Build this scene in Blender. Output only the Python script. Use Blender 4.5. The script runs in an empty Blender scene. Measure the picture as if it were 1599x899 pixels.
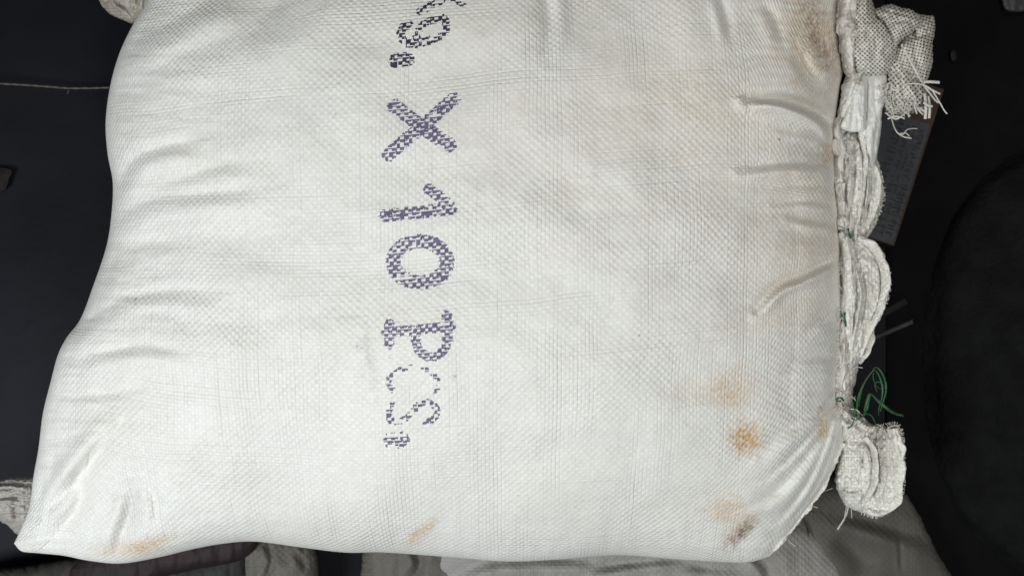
import bpy, math, random
import numpy as np
random.seed(7)
rng = np.random.default_rng(7)
C = bpy.context.scene.collection
SC = bpy.context.scene

# ------------------------------------------------------------------ camera, light, exposure
ZR = 0.09            # height of the sack's widest outline
CAMZ = 0.75          # the phone looks straight down on the sack
SPAN = 0.80          # metres across the picture at ZR
S = SPAN / 1599.0
cam_d = bpy.data.cameras.new('camera')
cam = bpy.data.objects.new('camera', cam_d); C.objects.link(cam)
cam.location = (0, 0, CAMZ)
cam_d.sensor_width = 36.0
cam_d.lens = 36.0 * (CAMZ - ZR) / SPAN
cam_d.clip_start = 0.01; cam_d.clip_end = 50
cam_d.dof.use_dof = True
cam_d.dof.focus_distance = CAMZ - 0.15
cam_d.dof.aperture_fstop = 7.0
SC.camera = cam

w = bpy.data.worlds.new('World'); SC.world = w; w.use_nodes = True
w.node_tree.nodes['Background'].inputs['Color'].default_value = (0.75, 0.85, 1.0, 1)
w.node_tree.nodes['Background'].inputs['Strength'].default_value = 0.06

def area(name, loc, target, size, power, col):
    d = bpy.data.lights.new(name, 'AREA'); d.shape = 'RECTANGLE'; d.size = size[0]; d.size_y = size[1]
    d.energy = power; d.color = col
    o = bpy.data.objects.new(name, d); C.objects.link(o); o.location = loc
    v = np.array(target, float) - np.array(loc, float)
    from mathutils import Vector
    o.rotation_euler = Vector(v).to_track_quat('-Z', 'Y').to_euler()
    return o
area('window_light', (-0.80, -0.50, 0.98), (-0.04, -0.04, 0.12), (0.42, 0.42), 9.6, (0.94, 0.97, 1.0))
area('warm_fill_light', (0.15, 0.75, 1.25), (0.25, 0.05, 0.12), (0.6, 0.4), 2.6, (1.0, 0.94, 0.84))  # unseen fill added to warm and lift the right flank
area('room_light', (0.30, -0.34, 1.35), (0.16, 0, 0.1), (0.6, 0.6), 6.9, (1.0, 0.995, 0.96))
SC.view_settings.view_transform = 'Standard'; SC.view_settings.look = 'None'
SC.view_settings.exposure = 0.0; SC.view_settings.gamma = 1.0
SC.cycles.max_bounces = 6

# ------------------------------------------------------------------ helpers
def W(px, py, z):
    """photo pixel at a height -> world point"""
    px = np.asarray(px, float); py = np.asarray(py, float); z = np.asarray(z, float)
    f = (CAMZ - z) / (CAMZ - ZR)
    return np.stack(np.broadcast_arrays((px - 799.5) * S * f, -(py - 449.5) * S * f, z), -1)

_perm = rng.permutation(512)
_grad = rng.normal(size=(512, 2)); _grad /= np.linalg.norm(_grad, axis=1)[:, None]
def perlin(x, y):
    x = np.asarray(x, float); y = np.asarray(y, float)
    xi = np.floor(x).astype(int); yi = np.floor(y).astype(int); xf = x - xi; yf = y - yi
    def g(ix, iy, dx, dy):
        h = _perm[(_perm[ix & 511] + iy) & 511]
        return _grad[h, 0] * dx + _grad[h, 1] * dy
    u = xf ** 3 * (xf * (xf * 6 - 15) + 10); v = yf ** 3 * (yf * (yf * 6 - 15) + 10)
    a = g(xi, yi, xf, yf); b = g(xi + 1, yi, xf - 1, yf)
    c = g(xi, yi + 1, xf, yf - 1); d = g(xi + 1, yi + 1, xf - 1, yf - 1)
    return ((a + (b - a) * u) * (1 - v) + (c + (d - c) * u) * v) * 1.5
def fbm(x, y, o=3):
    return sum(perlin(x * 2 ** k + 17 * k, y * 2 ** k - 9 * k) / 2 ** k for k in range(o))

def resample(pts, n, closed=False, smooth=True):
    p = np.array(pts, float)
    if closed: p = np.vstack([p, p[:1]])
    d = np.r_[0, np.cumsum(np.linalg.norm(np.diff(p[:, :2], axis=0), axis=1))]
    t = np.linspace(0, d[-1], n + 1)[:-1] if closed else np.linspace(0, d[-1], n)
    if not smooth:
        return np.stack([np.interp(t, d, p[:, k]) for k in range(p.shape[1])], -1)
    # Catmull-Rom
    m = len(p)
    if closed: ext = np.vstack([p[-2], p, p[1]])
    else: ext = np.vstack([2 * p[0] - p[1], p, 2 * p[-1] - p[-2]])
    i = np.clip(np.searchsorted(d, t, side='right') - 1, 0, m - 2)
    u = ((t - d[i]) / np.maximum(d[i + 1] - d[i], 1e-9))[:, None]
    p0, p1, p2, p3 = ext[i], ext[i + 1], ext[i + 2], ext[i + 3]
    return 0.5 * (2 * p1 + (p2 - p0) * u + (2 * p0 - 5 * p1 + 4 * p2 - p3) * u ** 2 + (3 * p1 - p0 - 3 * p2 + p3) * u ** 3)

class MB:
    def __init__(s): s.v = []; s.f = []; s.uv = []; s.n = 0; s.st = []
    def grid(s, P, UV=None, close_i=False, close_j=False, st=None, flip=False):
        n, m = P.shape[:2]
        if UV is None: UV = np.zeros((n, m, 2))
        I = np.arange(n if close_i else n - 1); J = np.arange(m if close_j else m - 1)
        a = (I[:, None] * m + J[None]).ravel(); b = (((I + 1) % n)[:, None] * m + J[None]).ravel()
        c = (((I + 1) % n)[:, None] * m + ((J + 1) % m)[None]).ravel(); d = (I[:, None] * m + ((J + 1) % m)[None]).ravel()
        q = np.stack([a, b, c, d] if not flip else [d, c, b, a], -1)
        s.v.append(P.reshape(-1, 3)); s.uv.append(UV.reshape(-1, 2)); s.f.append(q + s.n)
        s.st.append(np.zeros((n * m, 3)) if st is None else st.reshape(-1, 3))
        s.n += n * m
    def quads(s, P, UV):           # P (k,4,3)
        k = len(P)
        if not k: return
        s.v.append(P.reshape(-1, 3)); s.uv.append(UV.reshape(-1, 2)); s.st.append(np.zeros((k * 4, 3)))
        s.f.append(np.arange(k * 4).reshape(k, 4) + s.n); s.n += k * 4
    def build(s, name, mat, parent=None, origin=(0, 0, 0), smooth=True):
        v = np.concatenate(s.v); f = np.concatenate(s.f); uv = np.concatenate(s.uv); st = np.concatenate(s.st)
        org = np.array(parent.location if parent is not None else origin, float)
        if parent is not None and parent.parent is not None: org = org + np.array(parent.parent.location)
        v = v - org
        me = bpy.data.meshes.new(name)
        me.vertices.add(len(v)); me.vertices.foreach_set('co', v.astype(np.float32).ravel())
        me.loops.add(f.size); me.loops.foreach_set('vertex_index', f.astype(np.int32).ravel())
        me.polygons.add(len(f)); me.polygons.foreach_set('loop_start', (np.arange(len(f)) * 4).astype(np.int32))
        me.polygons.foreach_set('loop_total', np.full(len(f), 4, np.int32))
        me.polygons.foreach_set('use_smooth', np.full(len(f), smooth))
        L = me.uv_layers.new(name='UVMap'); L.data.foreach_set('uv', uv[f.ravel()].astype(np.float32).ravel())
        A = me.attributes.new('dirt', 'FLOAT_COLOR', 'POINT')
        A.data.foreach_set('color', np.c_[st, np.ones(len(st))].astype(np.float32).ravel())
        me.update(); me.validate()
        me.materials.append(mat)
        o = bpy.data.objects.new(name, me); C.objects.link(o)
        if parent is None: o.location = org
        else: o.parent = parent
        return o

def thing(name, label, cat, loc, group=None):
    o = bpy.data.objects.new(name, None); C.objects.link(o); o.location = loc
    o.empty_display_size = 0.02
    o['label'] = label; o['category'] = cat
    if group: o['group'] = group
    return o
def tag(o, label, cat, group=None, kind=None):
    if label: o['label'] = label
    if cat: o['category'] = cat
    if group: o['group'] = group
    if kind: o['kind'] = kind
    return o

# ------------------------------------------------------------------ materials
class NT:
    def __init__(s, name):
        s.m = bpy.data.materials.new(name); s.m.use_nodes = True; s.t = s.m.node_tree
        s.b = s.t.nodes['Principled BSDF']; s.out = s.t.nodes['Material Output']
    def n(s, typ, **kw):
        o = s.t.nodes.new(typ)
        for k, v in kw.items(): setattr(o, k, v)
        return o
    def link(s, a, b): s.t.links.new(a, b)
    def put(s, sock, v):
        if isinstance(v, bpy.types.NodeSocket): s.link(v, sock)
        else: sock.default_value = v
    def math(s, op, a, b=None, c=None, clamp=False):
        o = s.n('ShaderNodeMath', operation=op, use_clamp=clamp)
        s.put(o.inputs[0], a)
        if b is not None: s.put(o.inputs[1], b)
        if c is not None: s.put(o.inputs[2], c)
        return o.outputs[0]
    def ramp(s, v, lo, hi, a=0.0, b=1.0, smooth=True):
        o = s.n('ShaderNodeMapRange', interpolation_type='SMOOTHSTEP' if smooth else 'LINEAR')
        s.put(o.inputs[0], v)
        for i, x in enumerate((lo, hi, a, b)): o.inputs[i + 1].default_value = x
        return o.outputs[0]
    def mix(s, f, a, b, mode='MIX'):
        o = s.n('ShaderNodeMix', data_type='RGBA', blend_type=mode)
        s.put(o.inputs[0], f)
        for k, v in ((6, a), (7, b)):
            if isinstance(v, tuple) and len(v) == 3: v = (*v, 1)
            s.put(o.inputs[k], v)
        return o.outputs[2]
    def comb(s, x, y, z=0.0):
        o = s.n('ShaderNodeCombineXYZ'); s.put(o.inputs[0], x); s.put(o.inputs[1], y); s.put(o.inputs[2], z); return o.outputs[0]
    def noise(s, vec, scale, detail=2.0, rough=0.5):
        o = s.n('ShaderNodeTexNoise'); s.link(vec, o.inputs['Vector']); o.inputs['Scale'].default_value = scale
        o.inputs['Detail'].default_value = detail; o.inputs['Roughness'].default_value = rough; return o.outputs[0]
    def white(s, vec):
        o = s.n('ShaderNodeTexWhiteNoise', noise_dimensions='3D'); s.link(vec, o.inputs[0]); return o.outputs[0]

def woven(name, base, net=0.0, bump=0.00035, contrast=0.10, dirtcol=(0.36, 0.30, 0.22), dirt=0.25, rough=0.5, nz=9.0, crease=0.0, gap=0.0):
    """plastic tape cloth: plain weave of flat tapes; UVs are counted in tapes"""
    k = NT(name)
    uvn = k.n('ShaderNodeUVMap'); uvn.uv_map = 'UVMap'
    sp = k.n('ShaderNodeSeparateXYZ'); k.link(uvn.outputs[0], sp.inputs[0])
    geo = k.n('ShaderNodeNewGeometry').outputs['Position']
    # tapes wander a little
    w1 = k.noise(uvn.outputs[0], 0.05, 1.0)
    u = k.math('ADD', sp.outputs[0], k.math('MULTIPLY', k.math('SUBTRACT', w1, 0.5), 1.0))
    w2 = k.noise(k.comb(sp.outputs[1], sp.outputs[0], 7.3), 0.05, 1.0)
    v = k.math('ADD', sp.outputs[1], k.math('MULTIPLY', k.math('SUBTRACT', w2, 0.5), 1.6))
    cu = k.math('COSINE', k.math('MULTIPLY', u, math.pi)); cv = k.math('COSINE', k.math('MULTIPLY', v, math.pi))
    weave = k.math('MULTIPLY', cu, cv)
    weave = k.math('MULTIPLY', k.math('SIGN', weave), k.math('POWER', k.math('ABSOLUTE', weave), 0.7))
    iu = k.math('ROUND', u); iv = k.math('ROUND', v)
    ru = k.white(k.comb(iu, 3.1, 0.5)); rv = k.white(k.comb(iv, 9.7, 2.5)); rc = k.white(k.comb(iu, iv, 1.5))
    eu = k.ramp(k.math('ABSOLUTE', cu), 0.0, 0.42, 1.0, 0.0)      # near the edge of a warp tape
    ev = k.ramp(k.math('ABSOLUTE', cv), 0.0, 0.42, 1.0, 0.0)
    fu = k.math('FLOOR', u); fv = k.math('FLOOR', v)
    ru2 = k.white(k.comb(fu, 5.1, 0.5)); rv2 = k.white(k.comb(fv, 7.7, 2.5))
    lu = k.ramp(k.noise(k.comb(k.math('MULTIPLY', fu, 3.7), k.math('MULTIPLY', v, 0.045), 0.0), 1.0, 2.0), 0.52, 0.62)
    lv = k.ramp(k.noise(k.comb(k.math('MULTIPLY', fv, 3.7), k.math('MULTIPLY', u, 0.035), 5.0), 1.0, 2.0), 0.54, 0.64)
    su = k.math('MULTIPLY', k.math('MULTIPLY', k.ramp(k.math('ABSOLUTE', cu), 0.0, 0.8, 1.0, 0.0), lu), k.ramp(ru2, 0.55, 0.95))
    sv = k.math('MULTIPLY', k.math('MULTIPLY', k.ramp(k.math('ABSOLUTE', cv), 0.0, 0.8, 1.0, 0.0), lv), k.ramp(rv2, 0.65, 0.98))
    streak = k.math('MAXIMUM', su, sv)
    hole = k.math('MULTIPLY', eu, ev)
    # height
    mod = k.ramp(k.noise(uvn.outputs[0], 0.03, 3.0), 0.3, 0.7, 0.3, 1.3)
    h = k.math('MULTIPLY', k.math('MULTIPLY', weave, mod), k.math('ADD', 0.5, k.white(k.comb(iu, iv, 8.5))))
    eus = k.ramp(k.math('ABSOLUTE', cu), 0.0, 0.85, 1.0, 0.0); evs = k.ramp(k.math('ABSOLUTE', cv), 0.0, 0.85, 1.0, 0.0)
    pu = k.ramp(k.noise(k.comb(k.math('MULTIPLY', sp.outputs[0], 0.06), k.math('MULTIPLY', sp.outputs[1], 0.022), 3.0), 1.0, 3.0), 0.42, 0.62)
    pv = k.ramp(k.noise(k.comb(k.math('MULTIPLY', sp.outputs[0], 0.018), k.math('MULTIPLY', sp.outputs[1], 0.07), 8.0), 1.0, 3.0), 0.45, 0.65)
    h = k.math('SUBTRACT', h, k.math('MULTIPLY', k.math('MULTIPLY', eus, k.math('ADD', 0.15, pu)), k.math('ADD', 0.35, ru2)))
    h = k.math('SUBTRACT', h, k.math('MULTIPLY', k.math('MULTIPLY', evs, k.math('ADD', 0.1, pv)), k.math('ADD', 0.2, rv2)))
    h = k.math('SUBTRACT', h, k.math('MULTIPLY', streak, 0.45))
    h = k.math('ADD', h, k.math('MULTIPLY', rc, 0.55))
    h = k.math('ADD', h, k.math('MULTIPLY', k.math('ADD', ru, rv), 0.35))
    bp = k.n('ShaderNodeBump'); bp.inputs['Strength'].default_value = 1.0; bp.inputs['Distance'].default_value = bump
    k.link(h, bp.inputs['Height'])
    nrm = bp.outputs[0]
    if crease:
        nn = k.n('ShaderNodeTexNoise'); nn.noise_type = 'RIDGED_MULTIFRACTAL'; k.link(geo, nn.inputs['Vector'])
        nn.inputs['Scale'].default_value = 60; nn.inputs['Detail'].default_value = 4
        b2 = k.n('ShaderNodeBump'); b2.inputs['Distance'].default_value = crease; b2.inputs['Strength'].default_value = 0.8
        k.link(nn.outputs[0], b2.inputs['Height']); k.link(nrm, b2.inputs['Normal']); nrm = b2.outputs[0]
    k.link(nrm, k.b.inputs['Normal'])
    # colour
    at = k.n('ShaderNodeAttribute'); at.attribute_name = 'dirt'
    ds = k.n('ShaderNodeSeparateColor'); k.link(at.outputs['Color'], ds.inputs[0])
    tone = k.math('ADD', 1.0 - contrast * 0.7, k.math('MULTIPLY', k.ramp(weave, -1, 1), contrast))
    tone = k.math('ADD', tone, k.math('MULTIPLY', k.math('SUBTRACT', rc, 0.5), contrast * 0.9))
    tone = k.math('SUBTRACT', tone, k.math('MULTIPLY', streak, 0.025))
    if gap: tone = k.math('SUBTRACT', tone, k.math('MULTIPLY', k.math('MAXIMUM', eus, evs), gap))
    tone = k.math('SUBTRACT', tone, k.math('MULTIPLY', hole, 0.14))
    ton = k.comb(tone, tone, tone)
    col = k.mix(1.0, (*base, 1), ton, 'MULTIPLY')
    grain = k.noise(k.comb(u, v), 0.9, 3.0)
    big = k.ramp(k.noise(geo, nz, 4.0, 0.6), 0.45, 0.75)
    col = k.mix(k.math('MULTIPLY', big, dirt), col, dirtcol)
    # stains that soaked along the tapes
    g2 = k.ramp(grain, 0.3, 0.65)
    sR = k.math('MULTIPLY', ds.outputs[0], k.math('ADD', 0.35, k.math('MULTIPLY', g2, 0.8)), clamp=True)
    sG = k.math('MULTIPLY', ds.outputs[1], k.math('ADD', 0.35, k.math('MULTIPLY', g2, 0.8)), clamp=True)
    sB = k.math('MULTIPLY', ds.outputs[2], k.math('ADD', 0.5, k.math('MULTIPLY', g2, 0.6)), clamp=True)
    col = k.mix(sR, col, (0.60, 0.38, 0.17))
    col = k.mix(sG, col, (0.24, 0.135, 0.08))
    col = k.mix(sB, col, (0.27, 0.26, 0.25))
    # stray dark specks
    spk = k.n('ShaderNodeTexVoronoi'); k.link(uvn.outputs[0], spk.inputs['Vector']); spk.inputs['Scale'].default_value = 0.06
    spm = k.math('MULTIPLY', k.ramp(spk.outputs['Distance'], 0.012, 0.035, 0.7, 0.0), 1.0)
    col = k.mix(spm, col, (0.12, 0.10, 0.09))
    k.link(col, k.b.inputs['Base Color'])
    k.b.inputs['Roughness'].default_value = rough
    k.b.inputs['Specular IOR Level'].default_value = 0.45
    if net:
        hm = k.math('MULTIPLY', k.ramp(k.math('ABSOLUTE', cu), 0.0, net, 1.0, 0.0, False), k.ramp(k.math('ABSOLUTE', cv), 0.0, net, 1.0, 0.0, False))
        hm = k.math('GREATER_THAN', k.math('MULTIPLY', hm, k.ramp(k.noise(uvn.outputs[0], 0.30, 2.0), 0.25, 0.7, 0.25, 1.9)), 0.16)
        tr = k.n('ShaderNodeBsdfTransparent'); mx = k.n('ShaderNodeMixShader')
        k.link(hm, mx.inputs[0]); k.link(k.b.outputs[0], mx.inputs[1]); k.link(tr.outputs[0], mx.inputs[2])
        k.link(mx.outputs[0], k.out.inputs[0])
    return k.m

def plain(name, col, rough=0.6, noise=0.2, scale=40, bump=0.0, col2=None, spec=0.4, bscale=None):
    k = NT(name)
    geo = k.n('ShaderNodeNewGeometry').outputs['Position']
    nz = k.noise(geo, scale, 4.0, 0.6)
    c2 = col2 or tuple(c * (1 - noise) for c in col)
    k.link(k.mix(k.ramp(nz, 0.3, 0.7), (*col, 1), (*c2, 1)), k.b.inputs['Base Color'])
    k.b.inputs['Roughness'].default_value = rough; k.b.inputs['Specular IOR Level'].default_value = spec
    if bump:
        bp = k.n('ShaderNodeBump'); bp.inputs['Distance'].default_value = bump
        k.link(k.noise(geo, bscale or scale * 3, 4.0, 0.6), bp.inputs['Height']); k.link(bp.outputs[0], k.b.inputs['Normal'])
    return k.m

M_SACK = woven('white_woven_plastic', (0.81, 0.815, 0.775), dirt=0.20, dirtcol=(0.64, 0.60, 0.50), bump=0.00017, contrast=0.07, rough=0.55)
M_EAR = woven('creased_woven_plastic', (0.80, 0.79, 0.74), dirt=0.32, dirtcol=(0.45, 0.40, 0.32), bump=0.0003, nz=45, crease=0.0022, contrast=0.14)
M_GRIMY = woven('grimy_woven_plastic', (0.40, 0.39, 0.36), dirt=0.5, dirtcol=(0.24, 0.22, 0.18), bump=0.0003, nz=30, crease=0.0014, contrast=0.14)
M_NET = woven('open_net_cloth', (0.72, 0.70, 0.63), net=0.72, dirt=0.35, dirtcol=(0.46, 0.42, 0.34), bump=0.0003, nz=35, contrast=0.10, gap=0.28)
M_NETSHADE = woven('shaded_net_cloth', (0.20, 0.18, 0.145), dirt=0.5, dirtcol=(0.10, 0.085, 0.065), bump=0.0004, nz=35, contrast=0.3)  # shade behind the net put into this colour, so its holes look dark
M_FILM = plain('smooth_white_film', (0.80, 0.80, 0.77), 0.35, 0.08, 60, 0.0008, bscale=70)
M_STRAND = plain('loose_white_tape', (0.72, 0.70, 0.64), 0.45, 0.2, 90)
M_INKD = plain('dark_violet_ink', (0.045, 0.038, 0.085), 0.5, 0.35, 500)
M_INK = plain('violet_ink', (0.175, 0.155, 0.265), 0.5, 0.0, 400, col2=(0.105, 0.09, 0.165))
M_GREEN = plain('green_thread', (0.035, 0.14, 0.055), 0.5, 0.4, 200)

# ------------------------------------------------------------------ floor (structure)
FL = 0.0
gx = np.linspace(-1.6, 1.6, 161); gy = np.linspace(-1.4, 1.4, 141)
X, Y = np.meshgrid(gx, gy, indexing='ij')
Z = FL - 0.004 + 0.003 * fbm(X * 4, Y * 4, 3)
b = MB(); b.grid(np.stack([X, Y, Z], -1), np.stack([X, Y], -1), flip=False)
M_FLOOR = plain('dark_floor_sheet', (0.0125, 0.0130, 0.0185), 0.6, 0.0, 3, 0.001, col2=(0.0055, 0.0057, 0.0075), spec=0.12, bscale=25)
tag(b.build('floor', M_FLOOR), None, None, kind='structure')

# ------------------------------------------------------------------ the sack body
left = [(266, -115), (248, -50), (232, 0), (207, 40), (186, 85), (172, 135), (165, 190), (168, 240), (176, 285), (174, 335), (166, 385), (146, 445),
        (126, 497), (104, 527), (90, 555), (78, 600), (67, 645), (60, 700), (52, 745), (46, 790), (34, 822), (22, 848)]
bottom = [(22, 848), (34, 860), (60, 863), (100, 867), (140, 875), (190, 879), (250, 869), (300, 857), (350, 848), (400, 845), (470, 854), (540, 862), (600, 862),
          (700, 869), (790, 876), (870, 873), (960, 866), (1050, 872), (1130, 877), (1170, 877), (1202, 868)]
right = [(1318, -115), (1328, -50), (1322, 0), (1320, 50), (1318, 100), (1311, 140), (1304, 200), (1304, 250), (1308, 330), (1313, 400), (1315, 480), (1312, 560),
         (1306, 625), (1320, 655), (1319, 685), (1308, 712), (1296, 743), (1274, 777), (1249, 812), (1226, 842), (1202, 868)]
top = [(266, -115), (500, -132), (800, -140), (1100, -132), (1318, -115)]
NS, NTT = 660, 540
def clus(n, a=0.45):
    k = np.linspace(0, 1, n); return (1 - a) * k + a * (0.5 - 0.5 * np.cos(math.pi * k))
s_ = clus(NS); t_ = clus(NTT)
def side(p, tt):
    q = resample(p, 800); return np.stack([np.interp(tt, np.linspace(0, 1, 800), q[:, k]) for k in (0, 1)], -1)
Lc, Rc = side(left, t_), side(right, t_); Tc, Bc = side(top, s_), side(bottom, s_)
s2 = s_[:, None, None]; t2 = t_[None, :, None]
PX = (1 - s2) * Lc[None] + s2 * Rc[None] + (1 - t2) * Tc[:, None] + t2 * Bc[:, None] \
     - ((1 - s2) * (1 - t2) * Tc[0] + s2 * (1 - t2) * Tc[-1] + (1 - s2) * t2 * Bc[0] + s2 * t2 * Bc[-1])
px, py = PX[..., 0], PX[..., 1]
sg, tg = np.meshgrid(s_, t_, indexing='ij')
def prof(a, n): return np.clip(1 - np.abs(2 * a - 1) ** n, 0, 1) ** (1 / n)
nx_ = 2.5 - 0.45 * np.clip((sg - 0.5) * 4, 0, 1)
ny_ = 2.5 - 0.40 * np.clip((tg - 0.5) * 3, 0, 1)
dome = prof(sg, nx_) * prof(tg, ny_)
H = 0.091 * dome
H = H * (1 - 0.25 * np.exp(-((sg) / 0.16) ** 2) * np.exp(-((1 - tg) / 0.25) ** 2))

def crease(px, py, pts, wd, amp, ridge=0.0, off=1.6, soft=1.0, taper=True):
    """a fold line: valley of depth amp along pts, with a raised lip on its right-hand (below for left-to-right) side"""
    p = resample(pts, max(8, 4 * len(pts)))
    lo = p.min(0) - 5 * wd; hi = p.max(0) + 5 * wd
    out = np.zeros_like(px)
    m = (px > lo[0]) & (px < hi[0]) & (py > lo[1]) & (py < hi[1])
    if not m.any(): return out
    x = px[m]; y = py[m]
    best = np.full(x.shape, 1e9); sd = np.zeros_like(x); tl = np.zeros_like(x)
    n = len(p) - 1
    for i in range(n):
        a, c = p[i], p[i + 1]; e = c - a; L2 = (e ** 2).sum() + 1e-9
        u = np.clip(((x - a[0]) * e[0] + (y - a[1]) * e[1]) / L2, 0, 1)
        dx = x - a[0] - u * e[0]; dy = y - a[1] - u * e[1]; d = np.hypot(dx, dy)
        sgn = np.sign(e[0] * dy - e[1] * dx)
        k = d < best
        best[k] = d[k]; sd[k] = (sgn * d)[k]; tl[k] = ((i + u) / n)[k]
    fall = np.sin(np.pi * np.clip(tl, 0.02, 0.98)) ** 0.5 if taper else 1.0
    sdn = sd / wd
    g = -np.exp(-(np.abs(sdn) ** 2) ** soft)
    if ridge: g = g + ridge * np.exp(-((sdn - off) / 1.1) ** 2)
    out[m] = amp * g * fall
    return out
mm = 0.001
FOLDS = [
 # left flank
 ([(190, 78), (240, 48), (300, 18), (345, -15)], 15, 3.0 * mm, 0.7),
 ([(200, 128), (262, 98), (330, 66), (400, 52), (450, 34)], 22, 2.6 * mm, 0.5),
 ([(176, 296), (208, 250), (245, 232), (300, 222)], 10, 3.0 * mm, 0.9),
 ([(222, 304), (262, 285), (335, 262), (380, 255)], 9, 1.3 * mm, 0.6),
 ([(190, 345), (212, 320), (262, 306), (350, 300), (400, 296)], 11, 2.2 * mm, 0.7),
 ([(150, 445), (175, 405), (215, 385), (280, 372)], 12, 1.6 * mm, 0.6),
 ([(110, 515), (150, 490), (195, 466), (260, 455), (330, 458)], 10, 2.0 * mm, 0.8),
 ([(98, 560), (128, 560), (165, 548), (225, 540), (290, 548)], 9, 2.2 * mm, 0.6),
 ([(200, 500), (250, 488), (290, 505), (300, 530)], 14, 1.6 * mm, 0.0),
 ([(74, 612), (110, 618), (170, 614), (215, 606)], 7, 1.2 * mm, 0.5),
 # lower left corner
 ([(168, 684), (140, 722), (106, 765), (76, 800)], 13, 3.9 * mm, 0.9),
 ([(132, 745), (124, 785), (104, 815), (82, 838)], 13, 3.4 * mm, 0.9),
 ([(228, 752), (240, 776), (244, 800), (236, 822)], 8, 1.2 * mm, 0.7),
 ([(206, 762), (202, 800), (188, 838), (180, 868)], 11, 3.0 * mm, 0.5),
 ([(52, 800), (62, 770), (80, 740), (84, 700)], 9, 1.5 * mm, 0.5),
 # right flank
 ([(1168, 152), (1212, 153), (1250, 164), (1284, 182), (1310, 212)], 8, 7.0 * mm, 1.0),
 ([(1160, 262), (1230, 254), (1306, 258)], 8, 3.0 * mm, 0.9),
 ([(1252, 82), (1264, 108), (1284, 130)], 7, 2.2 * mm, -0.9),
 ([(1276, 40), (1287, 62), (1293, 92)], 6, 2.2 * mm, -1.0),
 ([(1122, -10), (1134, 28), (1140, 62)], 8, 1.8 * mm, 0.8),
 ([(1190, 5), (1210, 30), (1222, 70)], 9, 1.5 * mm, 0.6),
 ([(1230, 245), (1266, 240), (1306, 248)], 12, 2.6 * mm, 0.5),
 ([(1185, 296), (1240, 290), (1306, 290)], 6, 1.2 * mm, 0.5),
 ([(1235, 338), (1280, 346), (1314, 350)], 6, 2.2 * mm, 0.8),
 ([(1225, 205), (1266, 208), (1306, 228)], 6, 1.6 * mm, 0.8),
 ([(1210, 318), (1260, 314), (1308, 322)], 5, 1.4 * mm, 0.8),
 ([(1180, 482), (1214, 446), (1252, 430), (1286, 413), (1320, 400)], 7, 4.8 * mm, 0.8),
 ([(1255, 520), (1285, 500), (1314, 492)], 8, 1.8 * mm, 0.5),
 ([(1225, 575), (1262, 560), (1312, 555)], 9, 1.6 * mm, 0.5),
 ([(1190, 705), (1222, 676), (1262, 648), (1304, 622)], 11, 1.7 * mm, 0.9),
 ([(1168, 790), (1212, 766), (1246, 730), (1274, 690), (1300, 640)], 10, 1.9 * mm, 0.9),
 ([(1215, 812), (1246, 776), (1270, 735), (1290, 690), (1302, 645)], 6, 1.5 * mm, 0.8),
 ([(1195, 748), (1236, 712), (1272, 670), (1300, 632)], 5, 1.0 * mm, 0.8),
 ([(1228, 822), (1262, 778), (1288, 730), (1304, 680), (1308, 645)], 4, 1.2 * mm, 0.8),
 # top
 ([(850, 90), (858, 40), (852, -10), (850, -60)], 11, 1.6 * mm, 0.9),
 ([(460, -60), (440, 0), (400, 40)], 20, 2.0 * mm, 0.4),
]
F = np.zeros_like(px)
for pts, wd, amp, rg in FOLDS:
    lf = pts[0][0] < 420
    F += crease(px, py, pts, wd * (1.25 if lf and pts[0][1] < 620 else 1.05), amp * ((1.35 if pts[0][1] < 620 else 1.9) if lf else 1.9), rg, soft=0.8)
F += -8.0 * mm * np.exp(-((px - 930) / 80) ** 2 - ((py + 5) / 55) ** 2) + 3 * mm * np.exp(-((px - 1075) / 38) ** 2 - ((py - 30) / 50) ** 2) + 2.5 * mm * np.exp(-((px - 800) / 45) ** 2 - ((py - 30) / 60) ** 2)
F += -8.0 * mm * np.exp(-((px - 410) / 90) ** 2 - ((py + 25) / 60) ** 2)
F += 4.0 * mm * fbm(px / 230 + 3.3, py / 170 + 1.2, 2)
F += 1.0 * mm * fbm(px / 95 + 5, py / 80 + 2, 2) + 0.35 * mm * fbm(px / 46, py / 38, 3)
edge = np.exp(-np.minimum(sg, 1 - sg) / 0.09)
F += 1.6 * mm * edge * fbm(px / 110 + 8, py / 26 + 4, 3)
F += 1.1 * mm * edge * (0.4 - np.abs(fbm(px / 70 + 5, py / 30 + 9, 3))) + 0.25 * mm * (0.3 - np.abs(fbm(px / 120 + 5, py / 90 + 9, 3)))
edb = np.exp(-np.minimum(tg, 1 - tg) / 0.07)
F += 1.0 * mm * edb * fbm(px / 34 + 2, py / 90 + 7, 3)
rim = np.clip(np.minimum.reduce([sg, 1 - sg, tg, 1 - tg]) / 0.018, 0, 1)
Zt = ZR + H + F * rim ** 0.7
P = W(px, py, Zt)
# weave coordinates: arc length along rows and columns, in tapes
CW, CH = 5.5 * S, 5.3 * S
dU = np.linalg.norm(np.diff(P, axis=0), axis=2); dV = np.linalg.norm(np.diff(P, axis=1), axis=2)
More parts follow.
